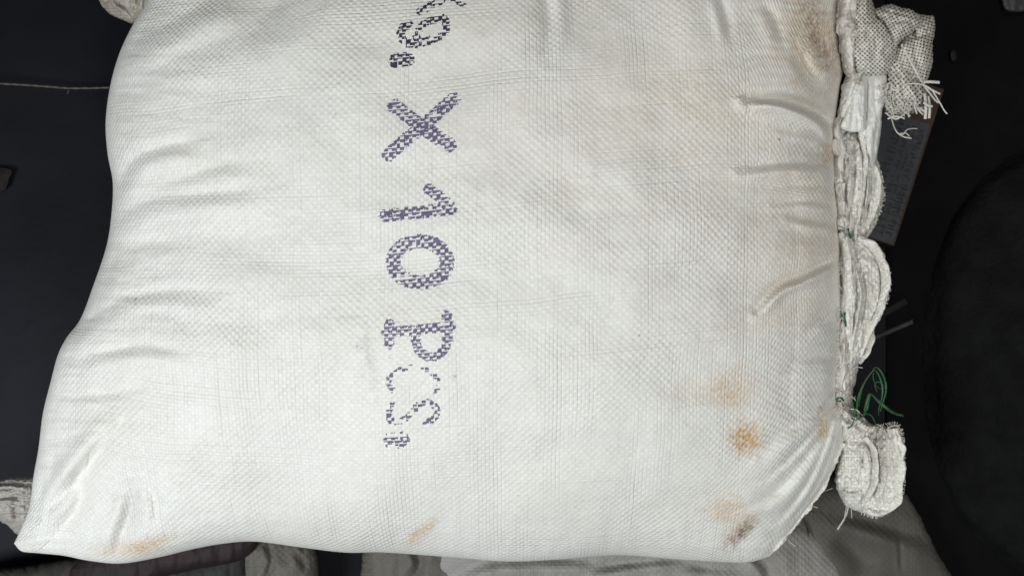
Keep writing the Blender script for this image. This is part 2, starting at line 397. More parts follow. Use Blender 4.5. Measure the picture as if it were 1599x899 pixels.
# keep the cloth's own length: ignore the finest relief
dX = np.abs(np.diff(P[..., 0], axis=0)); dY = np.abs(np.diff(P[..., 1], axis=1))
EU = np.vstack([np.zeros((1, NTT)), np.cumsum(dU - dX, 0)]); EV = np.hstack([np.zeros((NS, 1)), np.cumsum(dV - dY, 1)])
i0 = NS // 2; j0 = NTT // 2
def smoothrows(A, ax, kk=91):
    ker = np.hanning(kk); ker /= ker.sum()
    pad = [(0, 0), (0, 0)]; pad[ax] = (kk // 2, kk // 2)
    return np.apply_along_axis(lambda r: np.convolve(r, ker, 'valid'), ax, np.pad(A, pad, mode='edge'))
EU = EU - EU[i0:i0 + 1]; EV = EV - EV[:, j0:j0 + 1]
EU = smoothrows(EU, 1); EV = smoothrows(EV, 0)
U = (P[..., 0] + EU) / CW; V = (-P[..., 1] + EV) / CH
V = V + (px - 600) * 0.085 * S / CH * np.clip((px - 300) / 400, 0, 1)
# stains
def blob(cx, cy, rx, ry, ang=0.0, k=1.0, n=0.35, fr=28):
    c, s = math.cos(ang), math.sin(ang)
    x = (px - cx) * c + (py - cy) * s; y = -(px - cx) * s + (py - cy) * c
    d = np.sqrt((x / rx) ** 2 + (y / ry) ** 2) + n * fbm(px / fr + cx, py / fr + cy, 3)
    return k * np.clip(1.25 - d, 0, 1) ** 1.2
ST = np.zeros(px.shape + (3,))
R = blob(1165, 683, 30, 30, 0, 1.0, fr=10) + blob(1145, 608, 42, 38, 0.3, 0.38) + blob(1095, 615, 70, 26, 0, 0.18) + blob(1134, 795, 38, 27, 0.2, 0.5, fr=12) \
    + blob(656, 832, 40, 11, -0.7, 0.60, fr=12) + blob(1150, 828, 42, 18, -0.6, 0.30, fr=12) + blob(205, 856, 60, 16, 0.0, 0.42, fr=14) + blob(238, 846, 45, 12, -0.3, 0.4, fr=12) \
    + blob(905, 305, 60, 20, -0.1, 0.10) + blob(1100, 160, 120, 60, 0.2, 0.13) + blob(1070, 240, 50, 20, 0, 0.12) + blob(1285, 668, 14, 30, 0.3, 0.65, fr=10) \
    + blob(1260, 60, 60, 100, -0.3, 0.42, fr=20) + blob(1255, 390, 70, 120, 0, 0.13) + blob(1240, 275, 60, 16, 0, 0.16) + blob(1200, 500, 90, 40, -0.3, 0.12) \
    + blob(800, 210, 200, 90, 0, 0.05) + blob(1120, 160, 380, 330, 0.3, 0.12, 0.5, 60) + blob(1220, 420, 150, 280, 0, 0.07, 0.5, 40) + blob(1292, 240, 14, 24, 0, 0.5, fr=8) + blob(165, 680, 60, 160, 0.3, 0.04)
G = blob(1158, 830, 36, 12, -0.75, 0.85, fr=9) + blob(1280, 640, 6, 18, 0.6, 0.5, fr=9) + blob(1268, 20, 26, 80, -0.4, 0.45, fr=14) + blob(1296, 90, 12, 50, 0, 0.35, fr=10) + blob(1280, 75, 12, 40, -0.4, 0.3, fr=10)
B = blob(578, 560, 9, 55, -0.15, 0.22, fr=10) + blob(566, 535, 16, 16, 0, 0.15, fr=10) + blob(640, 6, 40, 30, 0, 0.0) + blob(200, 800, 25, 50, 0.2, 0.22, fr=14) \
    + blob(710, 587, 2.6, 3.6, 0, 0.9, 0.1) + blob(557, 541, 2, 2, 0, 1.0, 0.1) + blob(565, 543, 2, 2, 0, 1.0, 0.1) + blob(524, 178, 2, 2, 0, 0.8, 0.1) \
    + blob(940, 340, 150, 12, -0.06, 0.10) + blob(1270, 245, 40, 30, 0, 0.22, fr=12) + blob(930, 270, 10, 60, 0.2, 0.06) + blob(545, 495, 24, 5, 0, 0.25, fr=9) + blob(1300, 540, 20, 80, 0, 0.25, fr=14) \
    + blob(1240, 700, 22, 60, 0.6, 0.15, fr=14)
ST[..., 0] = np.clip(R, 0, 1); ST[..., 1] = np.clip(G, 0, 1); ST[..., 2] = np.clip(B, 0, 1)

ORG = (0.0, 0.0, 0.004)
sack = thing('woven_sack', 'big stuffed white woven plastic sack with violet stamped lettering and orange stains', 'sack', ORG)
b = MB()
b.grid(P, np.stack([U, V], -1), st=ST, flip=True)
# underside
stx = slice(None, None, 3); sty = slice(None, None, 3)
pe = W(px, py, ZR)
Zb = ZR - 0.084 * np.clip(prof(sg, 3.5) * prof(tg, 3.5), 0, 1)
Pb = np.stack([pe[..., 0], pe[..., 1], Zb], -1)
b.grid(Pb, np.stack([U, V], -1))
body = b.build('sack_body', M_SACK, sack)

# ------------------------------------------------------------------ stamped lettering: ink lies on the raised tapes
def bil(A, a, c):
    a = np.clip(a, 0, NS - 1.001); c = np.clip(c, 0, NTT - 1.001)
    i = a.astype(int); j = c.astype(int); u = a - i; v = c - j
    if A.ndim == 3: u = u[..., None]; v = v[..., None]
    return (A[i, j] * (1 - u) + A[i + 1, j] * u) * (1 - v) + (A[i, j + 1] * (1 - u) + A[i + 1, j + 1] * u) * v
def invert(Au, Av, tu, tv, a0, c0, it=14):
    a = np.full(tu.shape, float(a0)); c = np.full(tu.shape, float(c0))
    for _ in range(it):
        fu = bil(Au, a, c) - tu; fv = bil(Av, a, c) - tv; h = 2.0
        uu = (bil(Au, a + h, c) - bil(Au, a - h, c)) / (2 * h); uv_ = (bil(Au, a, c + h) - bil(Au, a, c - h)) / (2 * h)
        vu = (bil(Av, a + h, c) - bil(Av, a - h, c)) / (2 * h); vv = (bil(Av, a, c + h) - bil(Av, a, c - h)) / (2 * h)
        det = uu * vv - uv_ * vu; det = np.where(np.abs(det) < 1e-6, 1e-6, det)
        a = np.clip(a - (fu * vv - fv * uv_) / det, 2, NS - 4); c = np.clip(c - (uu * fv - vu * fu) / det, 2, NTT - 4)
    return a, c
def stroke(pts, wd): return ('s', np.array(resample(pts, max(2, 5 * (len(pts) - 1) + 1), smooth=len(pts) > 2)), wd)
def arcpts(cx, cy, rx, ry, a0=0, a1=360, n=24):
    return [(cx + rx * math.cos(math.radians(a)), cy + ry * math.sin(math.radians(a))) for a in np.linspace(a0, a1, n)]
CH_ = [   # (strokes, ink keep, material)
 ([stroke([(616, -34), (708, -42)], 14), stroke([(655, 19), (668, 12), (684, 4), (700, -12), (712, -22)], 9), stroke([(660, -16), (690, -6), (724, 8)], 5)], 0.85, 0),
 ([stroke([(690, 57), (697, 44), (692, 29), (676, 32), (660, 40), (651, 52), (653, 64), (672, 63), (690, 57)], 9), stroke([(668, 65), (650, 69), (634, 67), (626, 55), (630, 43), (638, 38)], 10)], 0.9, 0),
 ([stroke([(617, 96), (636, 93)], 17)], 0.85, 0),
 ([stroke([(616, 166), (640, 184), (668, 204), (702, 227)], 17), stroke([(606, 242), (640, 214), (672, 187), (709, 154)], 16)], 0.97, 1),
 ([stroke([(602, 337), (650, 332), (704, 326)], 15), stroke([(703, 322), (688, 309), (670, 296)], 13)], 0.97, 1),
 ([stroke(arcpts(656, 409, 42, 32), 17)], 0.96, 1),
 ([stroke([(602, 519), (650, 515), (704, 509)], 12), stroke([(608, 506), (608, 540)], 12), stroke([(697, 493), (699, 530)], 13),
   stroke([(648, 520), (652, 542), (666, 556), (684, 554), (696, 540), (698, 520)], 11)], 0.95, 1),
 ([stroke([(616, 612), (606, 598), (616, 582), (640, 573), (664, 576), (680, 588), (684, 602), (676, 614)], 6.5)], 0.6, 1),
 ([stroke([(613, 632), (606, 644), (611, 657), (628, 656), (642, 645), (652, 633), (668, 628), (681, 637), (679, 652), (664, 659)], 7.5)], 0.7, 1),
 ([stroke([(611, 687), (627, 686)], 19)], 0.72, 1),
]
SUB = 4
off = np.array([0, 0, 0.00018])
for strokes, keep, mt in CH_:
    allp = np.vstack([q[1] for q in strokes]); mx = max(q[2] for q in strokes)
    x0, y0 = allp.min(0) - mx; x1, y1 = allp.max(0) + mx
    ii = np.argmin((px[:, j0] - (x0 + x1) / 2) ** 2); jj = np.argmin((py[i0] - (y0 + y1) / 2) ** 2)
    m = (px > x0) & (px < x1) & (py > y0) & (py < y1)
    ua, ub = math.floor(U[m].min()) - 1, math.ceil(U[m].max()) + 1; va, vb = math.floor(V[m].min()) - 1, math.ceil(V[m].max()) + 1
    # cells centred on integers; sub-grid of corners
    gu = np.arange(ua - 0.5, ub + 0.51, 1 / SUB); gv = np.arange(va - 0.5, vb + 0.51, 1 / SUB)
    TU, TV = np.meshgrid(gu, gv, indexing='ij')
    a, c = invert(U, V, TU, TV, ii, jj)
    PP = bil(P, a, c) + off; qx = bil(px, a, c); qy = bil(py, a, c)
    cxp = (qx[:-1, :-1] + qx[1:, 1:]) / 2; cyp = (qy[:-1, :-1] + qy[1:, 1:]) / 2
    dmin = np.full(cxp.shape, 1e9)
    for _, pl, wd in strokes:
        for i in range(len(pl) - 1):
            A0, e = pl[i], pl[i + 1] - pl[i]; L2 = (e ** 2).sum() + 1e-9
            tt = np.clip(((cxp - A0[0]) * e[0] + (cyp - A0[1]) * e[1]) / L2, 0, 1)
            dmin = np.minimum(dmin, np.hypot(cxp - A0[0] - tt * e[0], cyp - A0[1] - tt * e[1]) - wd * 0.66)
    inside = dmin + 1.6 * perlin(cxp / 3.0, cyp / 3.0) < 0
    ku = np.arange(len(gu) - 1); kv = np.arange(len(gv) - 1)
    cu_ = (ku // SUB)[:, None] + ua; cv_ = (kv // SUB)[None] + va
    fu_ = (ku % SUB)[:, None]; fv_ = (kv % SUB)[None]
    par = (cu_ + cv_) % 2 == 0
    rr = rng.random((ub - ua + 2, vb - va + 2)); r2 = rng.random(rr.shape)
    rcell = rr[(cu_ - ua), (cv_ - va)]; rc2 = r2[(cu_ - ua), (cv_ - va)]
    # raised tapes take the ink, sunken ones catch only an edge of it
    ink_even = (rcell < keep) & ~((fv_ == SUB - 1) & (rc2 < 0.55)) & ~((fu_ == 0) & (rc2 > 0.8))
    ink_odd = ((fv_ == 0) & (rcell < 0.85 * keep)) | ((fv_ <= 1) & (rc2 < 0.45 * keep) & (fu_ <= 2)) | ((fu_ == 0) & (rcell < 0.35 * keep)) | (rcell > 1.12 - 0.18 * keep)
    ink = np.where(par, ink_even, ink_odd) & inside & (rng.random(inside.shape) < 0.97)
    I, J = np.nonzero(ink)
    q = np.stack([PP[I, J + 1], PP[I + 1, J + 1], PP[I + 1, J], PP[I, J]], 1)
    uvq = np.stack([np.stack([TU[I, J], TV[I, J]], -1)] * 4, 1)
    b = MB(); b.quads(q, uvq); b.build('printed_letter', (M_INKD, M_INK)[mt], sack)

# ------------------------------------------------------------------ cloth pieces: swept folds and padded lobes
def sweep(mb, path, nseg=90, nr=28, rough=0.10, ribs=0.0, ribf=5.0, uvs=1.0, sq=2.0, seed=0.0, close=True, st=None):
    """a rolled fold of cloth; path rows: px, py, z, half width px, half height m"""
    q = resample(path, nseg)
    c = W(q[:, 0], q[:, 1], q[:, 2])
    wv = np.maximum(q[:, 3], 0.4) * S; hv = np.maximum(q[:, 4], 0.0003)
    d = np.gradient(c, axis=0); d /= np.linalg.norm(d, axis=1)[:, None] + 1e-9
    sx = np.cross(d, [0, 0, 1]); sx /= np.linalg.norm(sx, axis=1)[:, None] + 1e-9
    upv = np.cross(sx, d)
    th = np.linspace(0, 2 * math.pi, nr, endpoint=False)
    co, si = np.cos(th), np.sin(th)
    ex = np.sign(co) * np.abs(co) ** (2 / sq); ez = np.sign(si) * np.abs(si) ** (2 / sq)
    al = np.r_[0, np.cumsum(np.linalg.norm(np.diff(c, axis=0), axis=1))]
    AL, TH = np.meshgrid(al, th, indexing='ij')
    nn = 1 + rough * (fbm(AL / 0.012 + seed, np.cos(TH) * 1.6 + seed * 3, 3) + fbm(AL / 0.007 - seed, np.sin(TH) * 1.6 + 5, 2))
    if ribs: nn = nn + ribs * np.abs(perlin(TH * ribf / 6.283 * 2 + 0.8 * perlin(AL / 0.02 + seed, TH * 0 + 2), AL / 0.05 + seed * 2)) * 2
    P_ = c[:, None] + sx[:, None] * (ex[None, :, None] * wv[:, None, None] * nn[..., None]) + upv[:, None] * (ez[None, :, None] * hv[:, None, None] * nn[..., None])
    circ = math.pi * (wv.mean() + hv.mean())
    UVg = np.stack([TH / (2 * math.pi) * circ / CW * uvs, AL / CH * uvs], -1)
    st_ = np.zeros(P_.shape) if st is None else np.broadcast_to(np.array(st, float), P_.shape) * np.clip(0.5 + fbm(AL / 0.01, np.cos(TH) + seed, 2), 0, 1)[..., None]
    mb.grid(P_, UVg, close_j=True, st=st_)
    if close:
        for k, fl in ((0, False), (-1, True)):
            r0 = P_[k]; cc = r0.mean(0)
            ring = np.stack([cc + (r0 - cc) * a for a in (0.02, 0.4, 0.8, 1.0)])
            mb.grid(ring, np.broadcast_to(UVg[k], ring.shape[:2] + (2,)), close_j=True, flip=not fl)

def lobe(mb, outline, z0, Hh, n=2.2, ridged=True, folds=(), nz=1.0 * mm, nf=(26, 14), ang=0.0, uvs=1.0, rag=1.5, nth=220, nr=60, low=0.6, tilt=(0, 0), st=None, seed=0.0):
    o = resample(outline, nth, closed=True)
    cen = o.mean(0); r = 1 - (1 - np.linspace(0, 1, nr)) ** 1.5
    dd = o - cen; ln = np.linalg.norm(dd, axis=1)[:, None]
    o = o + dd / ln * (rag * (fbm(np.arange(nth)[:, None] / 6.0 + seed, np.zeros((nth, 1)) + z0 * 100, 3)))
    o[-1] = (o[-2] + o[0]) / 2
    G_ = cen + (o - cen)[None] * r[:, None, None]
    x, y = G_[..., 0], G_[..., 1]
    pr = np.clip(1 - r ** n, 0, 1) ** (1 / n)
    h = Hh * pr[:, None] * np.ones_like(x)
    ca, sa = math.cos(ang), math.sin(ang)
    xr = (x - cen[0]) * ca + (y - cen[1]) * sa; yr = -(x - cen[0]) * sa + (y - cen[1]) * ca
    f0 = fbm(xr / nf[1] + seed, yr / nf[0] + seed, 3 if ridged else 2)
    f = nz * ((1 - np.abs(f0) * 2.2) + 0.8 * (0.5 - np.abs(fbm(x / 17 + seed, y / 15 - seed, 3)) * 1.8)) if ridged else nz * f0
    for pts, wd, amp, rg in folds: f = f + crease(x, y, pts, wd, amp, rg)
    f = f * np.clip((1 - r) / 0.10, 0, 1)[:, None] ** 0.6
    zb = z0 + tilt[0] * (x - cen[0]) + tilt[1] * (y - cen[1])
    Pt = W(x, y, zb + h + f)
    e = W(x, y, zb)
    Pl = e.copy(); Pl[..., 2] = zb - low * Hh * pr[:, None]
    UVg = np.stack([xr * S / CW * uvs, yr * S / CH * uvs], -1)
    st_ = None
    if st is not None:
        st_ = np.broadcast_to(np.array(st, float), Pt.shape) * np.clip(0.4 + fbm(x / 16 + seed, y / 16, 3), 0, 1)[..., None]
    mb.grid(Pt, UVg, close_j=True, st=st_); mb.grid(Pl, UVg, close_j=True, flip=True)

def strand(mb, pts, wd=1.1, th=None, nseg=None, twist=0.0):
    """a loose flat tape or thread; pts rows px, py, z ; wd half width in px"""
    p = resample(pts, nseg or max(6, 5 * len(pts)))
    c = W(p[:, 0], p[:, 1], p[:, 2]); th = th or wd * S * 0.5
    d = np.gradient(c, axis=0); d /= np.linalg.norm(d, axis=1)[:, None] + 1e-9
    sx = np.cross(d, [0.02, 0.01, 1]); sx /= np.linalg.norm(sx, axis=1)[:, None] + 1e-9; up = np.cross(sx, d)
    k = np.linspace(0, 2 * math.pi, 7)[:-1]
    tw = twist * np.linspace(0, 1, len(p))
    A = k[None] + tw[:, None] * 0
    ex = np.cos(A) * wd * S; ez = np.sin(A) * th
    ct, s_t = np.cos(tw)[:, None], np.sin(tw)[:, None]
    ex, ez = ex * ct - ez * s_t, ex * s_t + ez * ct
    P_ = c[:, None] + sx[:, None] * ex[..., None] + up[:, None] * ez[..., None]
    mb.grid(P_, np.zeros(P_.shape[:2] + (2,)), close_j=True)
    for kk, fl in ((0, True), (-1, False)):
        cc = P_[kk].mean(0); ring = np.stack([cc + (P_[kk] - cc) * 0.05, P_[kk]])
        mb.grid(ring, None, close_j=True, flip=fl)

def fray(mb, pts, n, length, z, wd=(0.5, 1.0), dirn=None, jit=0.6):
    e = resample(pts, 200)
    d = np.gradient(e, axis=0); nrm = np.stack([-d[:, 1], d[:, 0]], -1); nrm /= np.linalg.norm(nrm, axis=1)[:, None] + 1e-9
    for _ in range(n):
        i = random.randrange(200); a = math.atan2(nrm[i, 1], nrm[i, 0]) + random.gauss(0, jit)
        if dirn is not None: a = dirn + random.gauss(0, jit)
        L = length * random.uniform(0.4, 1.3); x, y = e[i, 0], e[i, 1]
        q = [(x - math.cos(a) * 3, y - math.sin(a) * 3, z)]
        for k in range(3):
            x += math.cos(a) * L / 3; y += math.sin(a) * L / 3; a += random.gauss(0, 0.35)
            q.append((x, y, z + random.gauss(0, 0.001)))
        strand(mb, q, random.uniform(*wd))

# --- C: long gathered pleats of the mouth beside the upper right flank
b = MB()
lobe(b, [(1302, 200), (1330, 204), (1352, 208), (1364, 232), (1372, 256), (1380, 292), (1378, 322), (1366, 352), (1352, 374), (1328, 374), (1312, 345), (1302, 290), (1299, 240)],
     0.085, 0.018, n=2.0, nz=2.0 * mm, nf=(60, 9), rag=2.0, seed=1.0,
     folds=[([(1326, 214), (1334, 260), (1330, 310), (1322, 360)], 3.0, 5 * mm, 0.8), ([(1342, 214), (1350, 260), (1348, 320), (1338, 366)], 2.6, 5 * mm, 1.0),
            ([(1356, 258), (1360, 290), (1352, 340), (1344, 364)], 2.4, 4 * mm, 0.9), ([(1312, 220), (1316, 280), (1318, 340)], 3.0, 3 * mm, 0.6)])
sweep(b, [(1344, 208, .100, 3, .003), (1351, 250, .1035, 3, .0025), (1347, 300, .1045, 2.6, .002), (1339, 345, .103, 2.2, .002), (1334, 374, .098, 2, .002)], rough=0.35, seed=1.3, uvs=1.3)
sweep(b, [(1360, 252, .094, 3, .003), (1370, 285, .094, 5, .005), (1366, 320, .095, 5, .005), (1352, 358, .096, 3, .003)], rough=0.25, seed=3.3)
b.build('gathered_mouth', M_EAR, sack)

# --- B: smooth folded strip above it
b = MB()
lobe(b, [(1342, 118), (1360, 114), (1382, 114), (1386, 130), (1389, 148), (1378, 172), (1376, 200), (1371, 235), (1363, 264), (1352, 245), (1348, 215), (1338, 200), (1336, 160)],
     0.094, 0.012, n=3.0, nz=0.6 * mm, nf=(60, 14), rag=0.8, seed=4, folds=[([(1352, 118), (1353, 160), (1350, 205)], 2.2, 4 * mm, 0.5), ([(1388, 150), (1368, 172), (1358, 200)], 5, 2 * mm, -0.6), ([(1372, 180), (1366, 220), (1362, 255)], 4, 2 * mm, 0.5)])
b.build('folded_strip', M_FILM, sack)
b = MB()
lobe(b, [(1342, 128), (1352, 132), (1352, 165), (1353, 190), (1350, 204), (1332, 206), (1312, 200), (1318, 182), (1330, 156)],
     0.104, 0.008, n=3.2, nz=0.5 * mm, nf=(50, 12), rag=0.6, seed=5, folds=[([(1336, 145), (1334, 170), (1330, 200)], 4, 1.5 * mm, 0.4)])
b.build('folded_strip', M_FILM, sack)
b = MB()
sweep(b, [(1336, 104, .09, 4, .004), (1330, 130, .1, 8, .007), (1322, 160, .103, 7, .007), (1314, 190, .1, 5, .005), (1312, 206, .095, 3, .003)], rough=0.25, ribs=0.3, seed=6.1)
b.build('rolled_hem', M_EAR, sack)

# --- D: big rounded lobe of the mouth
b = MB()
lobe(b, [(1314, 372), (1330, 366), (1348, 368), (1366, 380), (1378, 398), (1386, 424), (1389, 448), (1382, 476), (1370, 500), (1358, 528), (1348, 552), (1336, 572), (1322, 566), (1314, 530), (1312, 470), (1311, 410)],
     0.088, 0.022, n=2.0, nz=1.5 * mm, nf=(50, 10), rag=2.2, seed=7.2,
     folds=[([(1330, 385), (1338, 410), (1347, 440), (1350, 460), (1346, 490), (1340, 520), (1334, 548)], 3.2, 6 * mm, 0.9), ([(1322, 380), (1328, 430), (1332, 480), (1330, 530)], 3.0, 3.5 * mm, 0.5),
            ([(1360, 402), (1374, 420), (1378, 450), (1370, 485), (1354, 520)], 3.0, 2.5 * mm, 0.6)])
sweep(b, [(1340, 372, .098, 4, .004), (1362, 384, .103, 6, .005), (1378, 412, .105, 6, .006), (1382, 446, .105, 5, .006), (1372, 484, .105, 5, .005), (1354, 524, .1, 4, .004), (1342, 556, .095, 3, .003)], rough=0.28, seed=8.3, uvs=1.2)
sweep(b, [(1320, 372, .104, 3, .003), (1324, 420, .109, 4, .005), (1326, 470, .109, 5, .005), (1324, 520, .105, 4, .004)], rough=0.25, seed=9.3, ribs=0.3)
b.build('gathered_mouth', M_EAR, sack)
b = MB()
sweep(b, [(1352, 512, .09, 4, .003), (1360, 526, .092, 5, .004), (1354, 546, .09, 5, .004), (1340, 566, .088, 4, .004)], rough=0.25, seed=10)
sweep(b, [(1362, 512, .093, 1.6, .001), (1363, 526, .094, 1.8, .001), (1355, 543, .092, 1.2, .001)], rough=0.1, seed=10)
b.build('rolled_hem', M_EAR, sack)

# --- E: narrow coarse neck, and the knotted bunch under it
b = MB()
lobe(b, [(1308, 490), (1326, 505), (1340, 530), (1344, 552), (1338, 585), (1332, 612), (1330, 640), (1316, 648), (1298, 636), (1298, 600), (1304, 550)],
     0.085, 0.016, n=2.2, nz=1.4 * mm, nf=(30, 12), rag=2.0, seed=11, uvs=1.15, folds=[([(1322, 520), (1324, 560), (1318, 600), (1316, 640)], 3, 2.5 * mm, 0.6)])
b.build('gathered_neck', M_EAR, sack)
b = MB()
lobe(b, [(1288, 634), (1304, 622), (1326, 632), (1344, 648), (1362, 662), (1380, 668), (1376, 684), (1350, 690), (1326, 692), (1308, 684), (1298, 664)], 0.088, 0.016, n=2.2, nz=2.2 * mm, nf=(30, 9), ang=0.6, rag=2.0, seed=12.4, uvs=1.2, st=(0.12, 0.05, 0.15), folds=[([(1300, 640), (1322, 655), (1350, 672)], 3, 3 * mm, 0.8), ([(1312, 630), (1336, 648), (1366, 668)], 2.5, 2 * mm, 0.6)])
b.build('sewn_hem', M_EAR, sack); b = MB()
sweep(b, [(1324, -40, .115, 9, .008), (1322, 10, .117, 10, .009), (1322, 50, .116, 9, .008), (1324, 90, .112, 7, .006), (1326, 118, .104, 4, .004)], rough=0.3, ribs=0.3, seed=13.4, st=(0.25, 0.35, 0.5))
b.build('sewn_hem', M_EAR, sack); b = MB()
sweep(b, [(1314, 690, .092, 4, .005), (1301, 716, .092, 4.5, .006), (1288, 746, .091, 4, .006), (1266, 780, .090, 4.5, .006), (1241, 814, .090, 4, .005), (1218, 844, .090, 4, .005), (1196, 864, .088, 3, .004)], rough=0.35, seed=15.4)
b.build('sewn_hem', M_EAR, sack)

b = MB()
for y0_, y1_, sd_ in ((196, 372, 51.0), (366, 640, 52.0)):
    n_ = 16; ys = np.linspace(y0_, y1_, n_)
    xs = np.interp(ys, [196, 250, 330, 400, 480, 560, 640], [1303, 1304, 1309, 1314, 1315, 1312, 1304]) + rng.normal(0, 1.0, n_)
    sweep(b, [(x, y, 0.094 + rng.normal(0, .002), 4.5 + 2.2 * math.sin(y * 0.11) + rng.normal(0, 0.8), 0.009) for x, y in zip(xs, ys)], nseg=140, rough=0.22, ribs=0.35, ribf=7, seed=sd_, st=(0.15, 0.1, 0.6))
b.build('gathered_seam', M_EAR, sack)
# --- G: lower ear
b = MB()
lobe(b, [(1318, 676), (1336, 670), (1356, 674), (1370, 674), (1373, 664), (1390, 668), (1406, 666), (1410, 700), (1412, 740), (1408, 772), (1394, 792), (1370, 806), (1346, 800), (1322, 788), (1308, 764), (1306, 740), (1312, 706)],
     0.082, 0.024, n=2.3, nz=1.6 * mm, nf=(40, 9), rag=2.4, seed=16.1, uvs=1.1,
     folds=[([(1336, 684), (1354, 688), (1366, 704), (1370, 732), (1368, 756), (1356, 782), (1342, 792)], 3.6, 6.5 * mm, -0.7), ([(1342, 688), (1346, 720), (1342, 755), (1334, 770)], 2.4, 2.2 * mm, 0.6),
            ([(1330, 690), (1326, 730), (1328, 765)], 2.4, 1.8 * mm, 0.6), ([(1312, 762), (1330, 768), (1346, 762)], 2.6, 3.2 * mm, 0.8), ([(1386, 674), (1388, 730), (1378, 785)], 3, 1.5 * mm, 0.4)])
sweep(b, [(1392, 668, .098, 6, .006), (1400, 700, .100, 7, .007), (1402, 740, .1, 6, .007), (1396, 775, .098, 6, .006), (1372, 798, .095, 5, .005), (1346, 794, .093, 4, .004)], rough=0.3, seed=17.7, ribs=0.3)
sweep(b, [(1350, 682, .104, 4, .004), (1363, 700, .106, 3, .005), (1366, 730, .107, 3, .005), (1362, 760, .106, 3, .005), (1348, 784, .102, 3, .004)], rough=0.2, seed=18.7)
b.build('corner_ear', M_EAR, sack)

# --- A: netted bunch at the top right
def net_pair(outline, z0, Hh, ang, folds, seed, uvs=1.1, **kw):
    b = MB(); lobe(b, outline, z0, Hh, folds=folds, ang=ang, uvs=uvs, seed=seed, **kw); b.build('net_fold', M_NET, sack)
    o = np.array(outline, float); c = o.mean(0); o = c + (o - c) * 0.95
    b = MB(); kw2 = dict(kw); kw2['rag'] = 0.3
    lobe(b, [tuple(q) for q in o], z0 - 0.005, Hh * 0.80, folds=folds, ang=ang, uvs=uvs, seed=seed, **kw2); b.build('shade_backing', M_NETSHADE, sack)
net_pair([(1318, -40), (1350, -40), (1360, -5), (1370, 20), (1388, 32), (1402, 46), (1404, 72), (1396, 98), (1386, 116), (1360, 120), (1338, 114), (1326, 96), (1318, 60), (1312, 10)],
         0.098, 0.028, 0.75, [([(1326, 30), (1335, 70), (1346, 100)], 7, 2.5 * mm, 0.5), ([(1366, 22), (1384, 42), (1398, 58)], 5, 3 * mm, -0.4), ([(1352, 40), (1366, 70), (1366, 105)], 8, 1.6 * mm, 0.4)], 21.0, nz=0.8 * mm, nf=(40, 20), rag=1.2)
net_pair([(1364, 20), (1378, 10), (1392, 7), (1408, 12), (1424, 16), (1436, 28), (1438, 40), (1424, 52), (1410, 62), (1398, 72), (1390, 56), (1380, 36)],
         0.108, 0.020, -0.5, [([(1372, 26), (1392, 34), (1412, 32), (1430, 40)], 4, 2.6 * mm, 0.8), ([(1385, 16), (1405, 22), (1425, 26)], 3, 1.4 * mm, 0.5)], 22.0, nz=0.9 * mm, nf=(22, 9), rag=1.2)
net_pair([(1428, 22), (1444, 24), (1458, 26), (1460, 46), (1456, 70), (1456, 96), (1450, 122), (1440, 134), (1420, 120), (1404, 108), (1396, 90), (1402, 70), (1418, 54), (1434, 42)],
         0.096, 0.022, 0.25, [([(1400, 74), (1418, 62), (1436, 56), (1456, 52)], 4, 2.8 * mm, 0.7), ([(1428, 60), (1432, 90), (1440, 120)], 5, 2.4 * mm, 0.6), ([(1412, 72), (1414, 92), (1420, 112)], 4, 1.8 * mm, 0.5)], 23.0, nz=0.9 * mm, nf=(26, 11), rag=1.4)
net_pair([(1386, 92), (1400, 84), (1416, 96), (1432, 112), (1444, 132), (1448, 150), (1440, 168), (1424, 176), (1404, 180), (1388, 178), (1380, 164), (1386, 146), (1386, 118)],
         0.092, 0.020, 0.9, [([(1396, 96), (1408, 130), (1418, 172)], 4, 2.4 * mm, 0.6), ([(1412, 104), (1430, 136), (1440, 160)], 4, 2.0 * mm, 0.6), ([(1390, 120), (1394, 150), (1396, 176)], 3, 1.8 * mm, 0.5)], 24.0, nz=0.9 * mm, nf=(30, 9), rag=3.0, uvs=0.95)
# fringe: loose tapes
b = MB()
zt = 0.112
for pts, wd in [([(1408, 70, zt), (1424, 100, zt + .006), (1436, 122, zt + .004), (1444, 134, zt), (1460, 156, zt - .004), (1466, 160, zt - .005)], 1.8),
                ([(1410, 132, zt), (1432, 131, zt + .004), (1452, 138, zt + .004), (1466, 158, zt + .002), (1474, 172, zt), (1479, 178, zt)], 1.1),
                ([(1440, 128, .105), (1454, 128, .106), (1467, 129, .106)], 2.4),
                ([(1446, 136, zt), (1458, 142, zt), (1468, 147, zt)], 1.6),
                ([(1444, 146, .106), (1446, 165, .106), (1445, 186, .105)], 2.6), ([(1450, 150, .105), (1452, 168, .105), (1451, 185, .104)], 2.2),
                ([(1428, 166, .106), (1440, 172, .106), (1446, 176, .105)], 2.2), ([(1442, 160, .108), (1450, 165, .108), (1456, 166, .107)], 2.0),
                ([(1392, 184, .09), (1396, 198, .088), (1402, 208, .088), (1412, 214, .088), (1423, 216, .087)], 1.1), ([(1402, 208, .088), (1410, 210, .09), (1416, 203, .09), (1424, 201, .089), (1432, 201, .088)], 0.9),
                ([(1402, 209, .088), (1414, 208, .089), (1420, 213, .088)], 0.8),
                ([(1386, 186, .098), (1396, 182, .1), (1410, 184, .1), (1412, 186, .099)], 1.4), ([(1414, 174, .104), (1421, 182, .103)], 1.8), ([(1340, 118, .112), (1348, 112, .114), (1355, 110, .112)], 1.1),
                ([(1382, 176, .097), (1400, 186, .1), (1420, 172, .104), (1440, 168, .104), (1452, 172, .104)], 1.2)]:
    strand(b, pts, wd, th=0.0004)
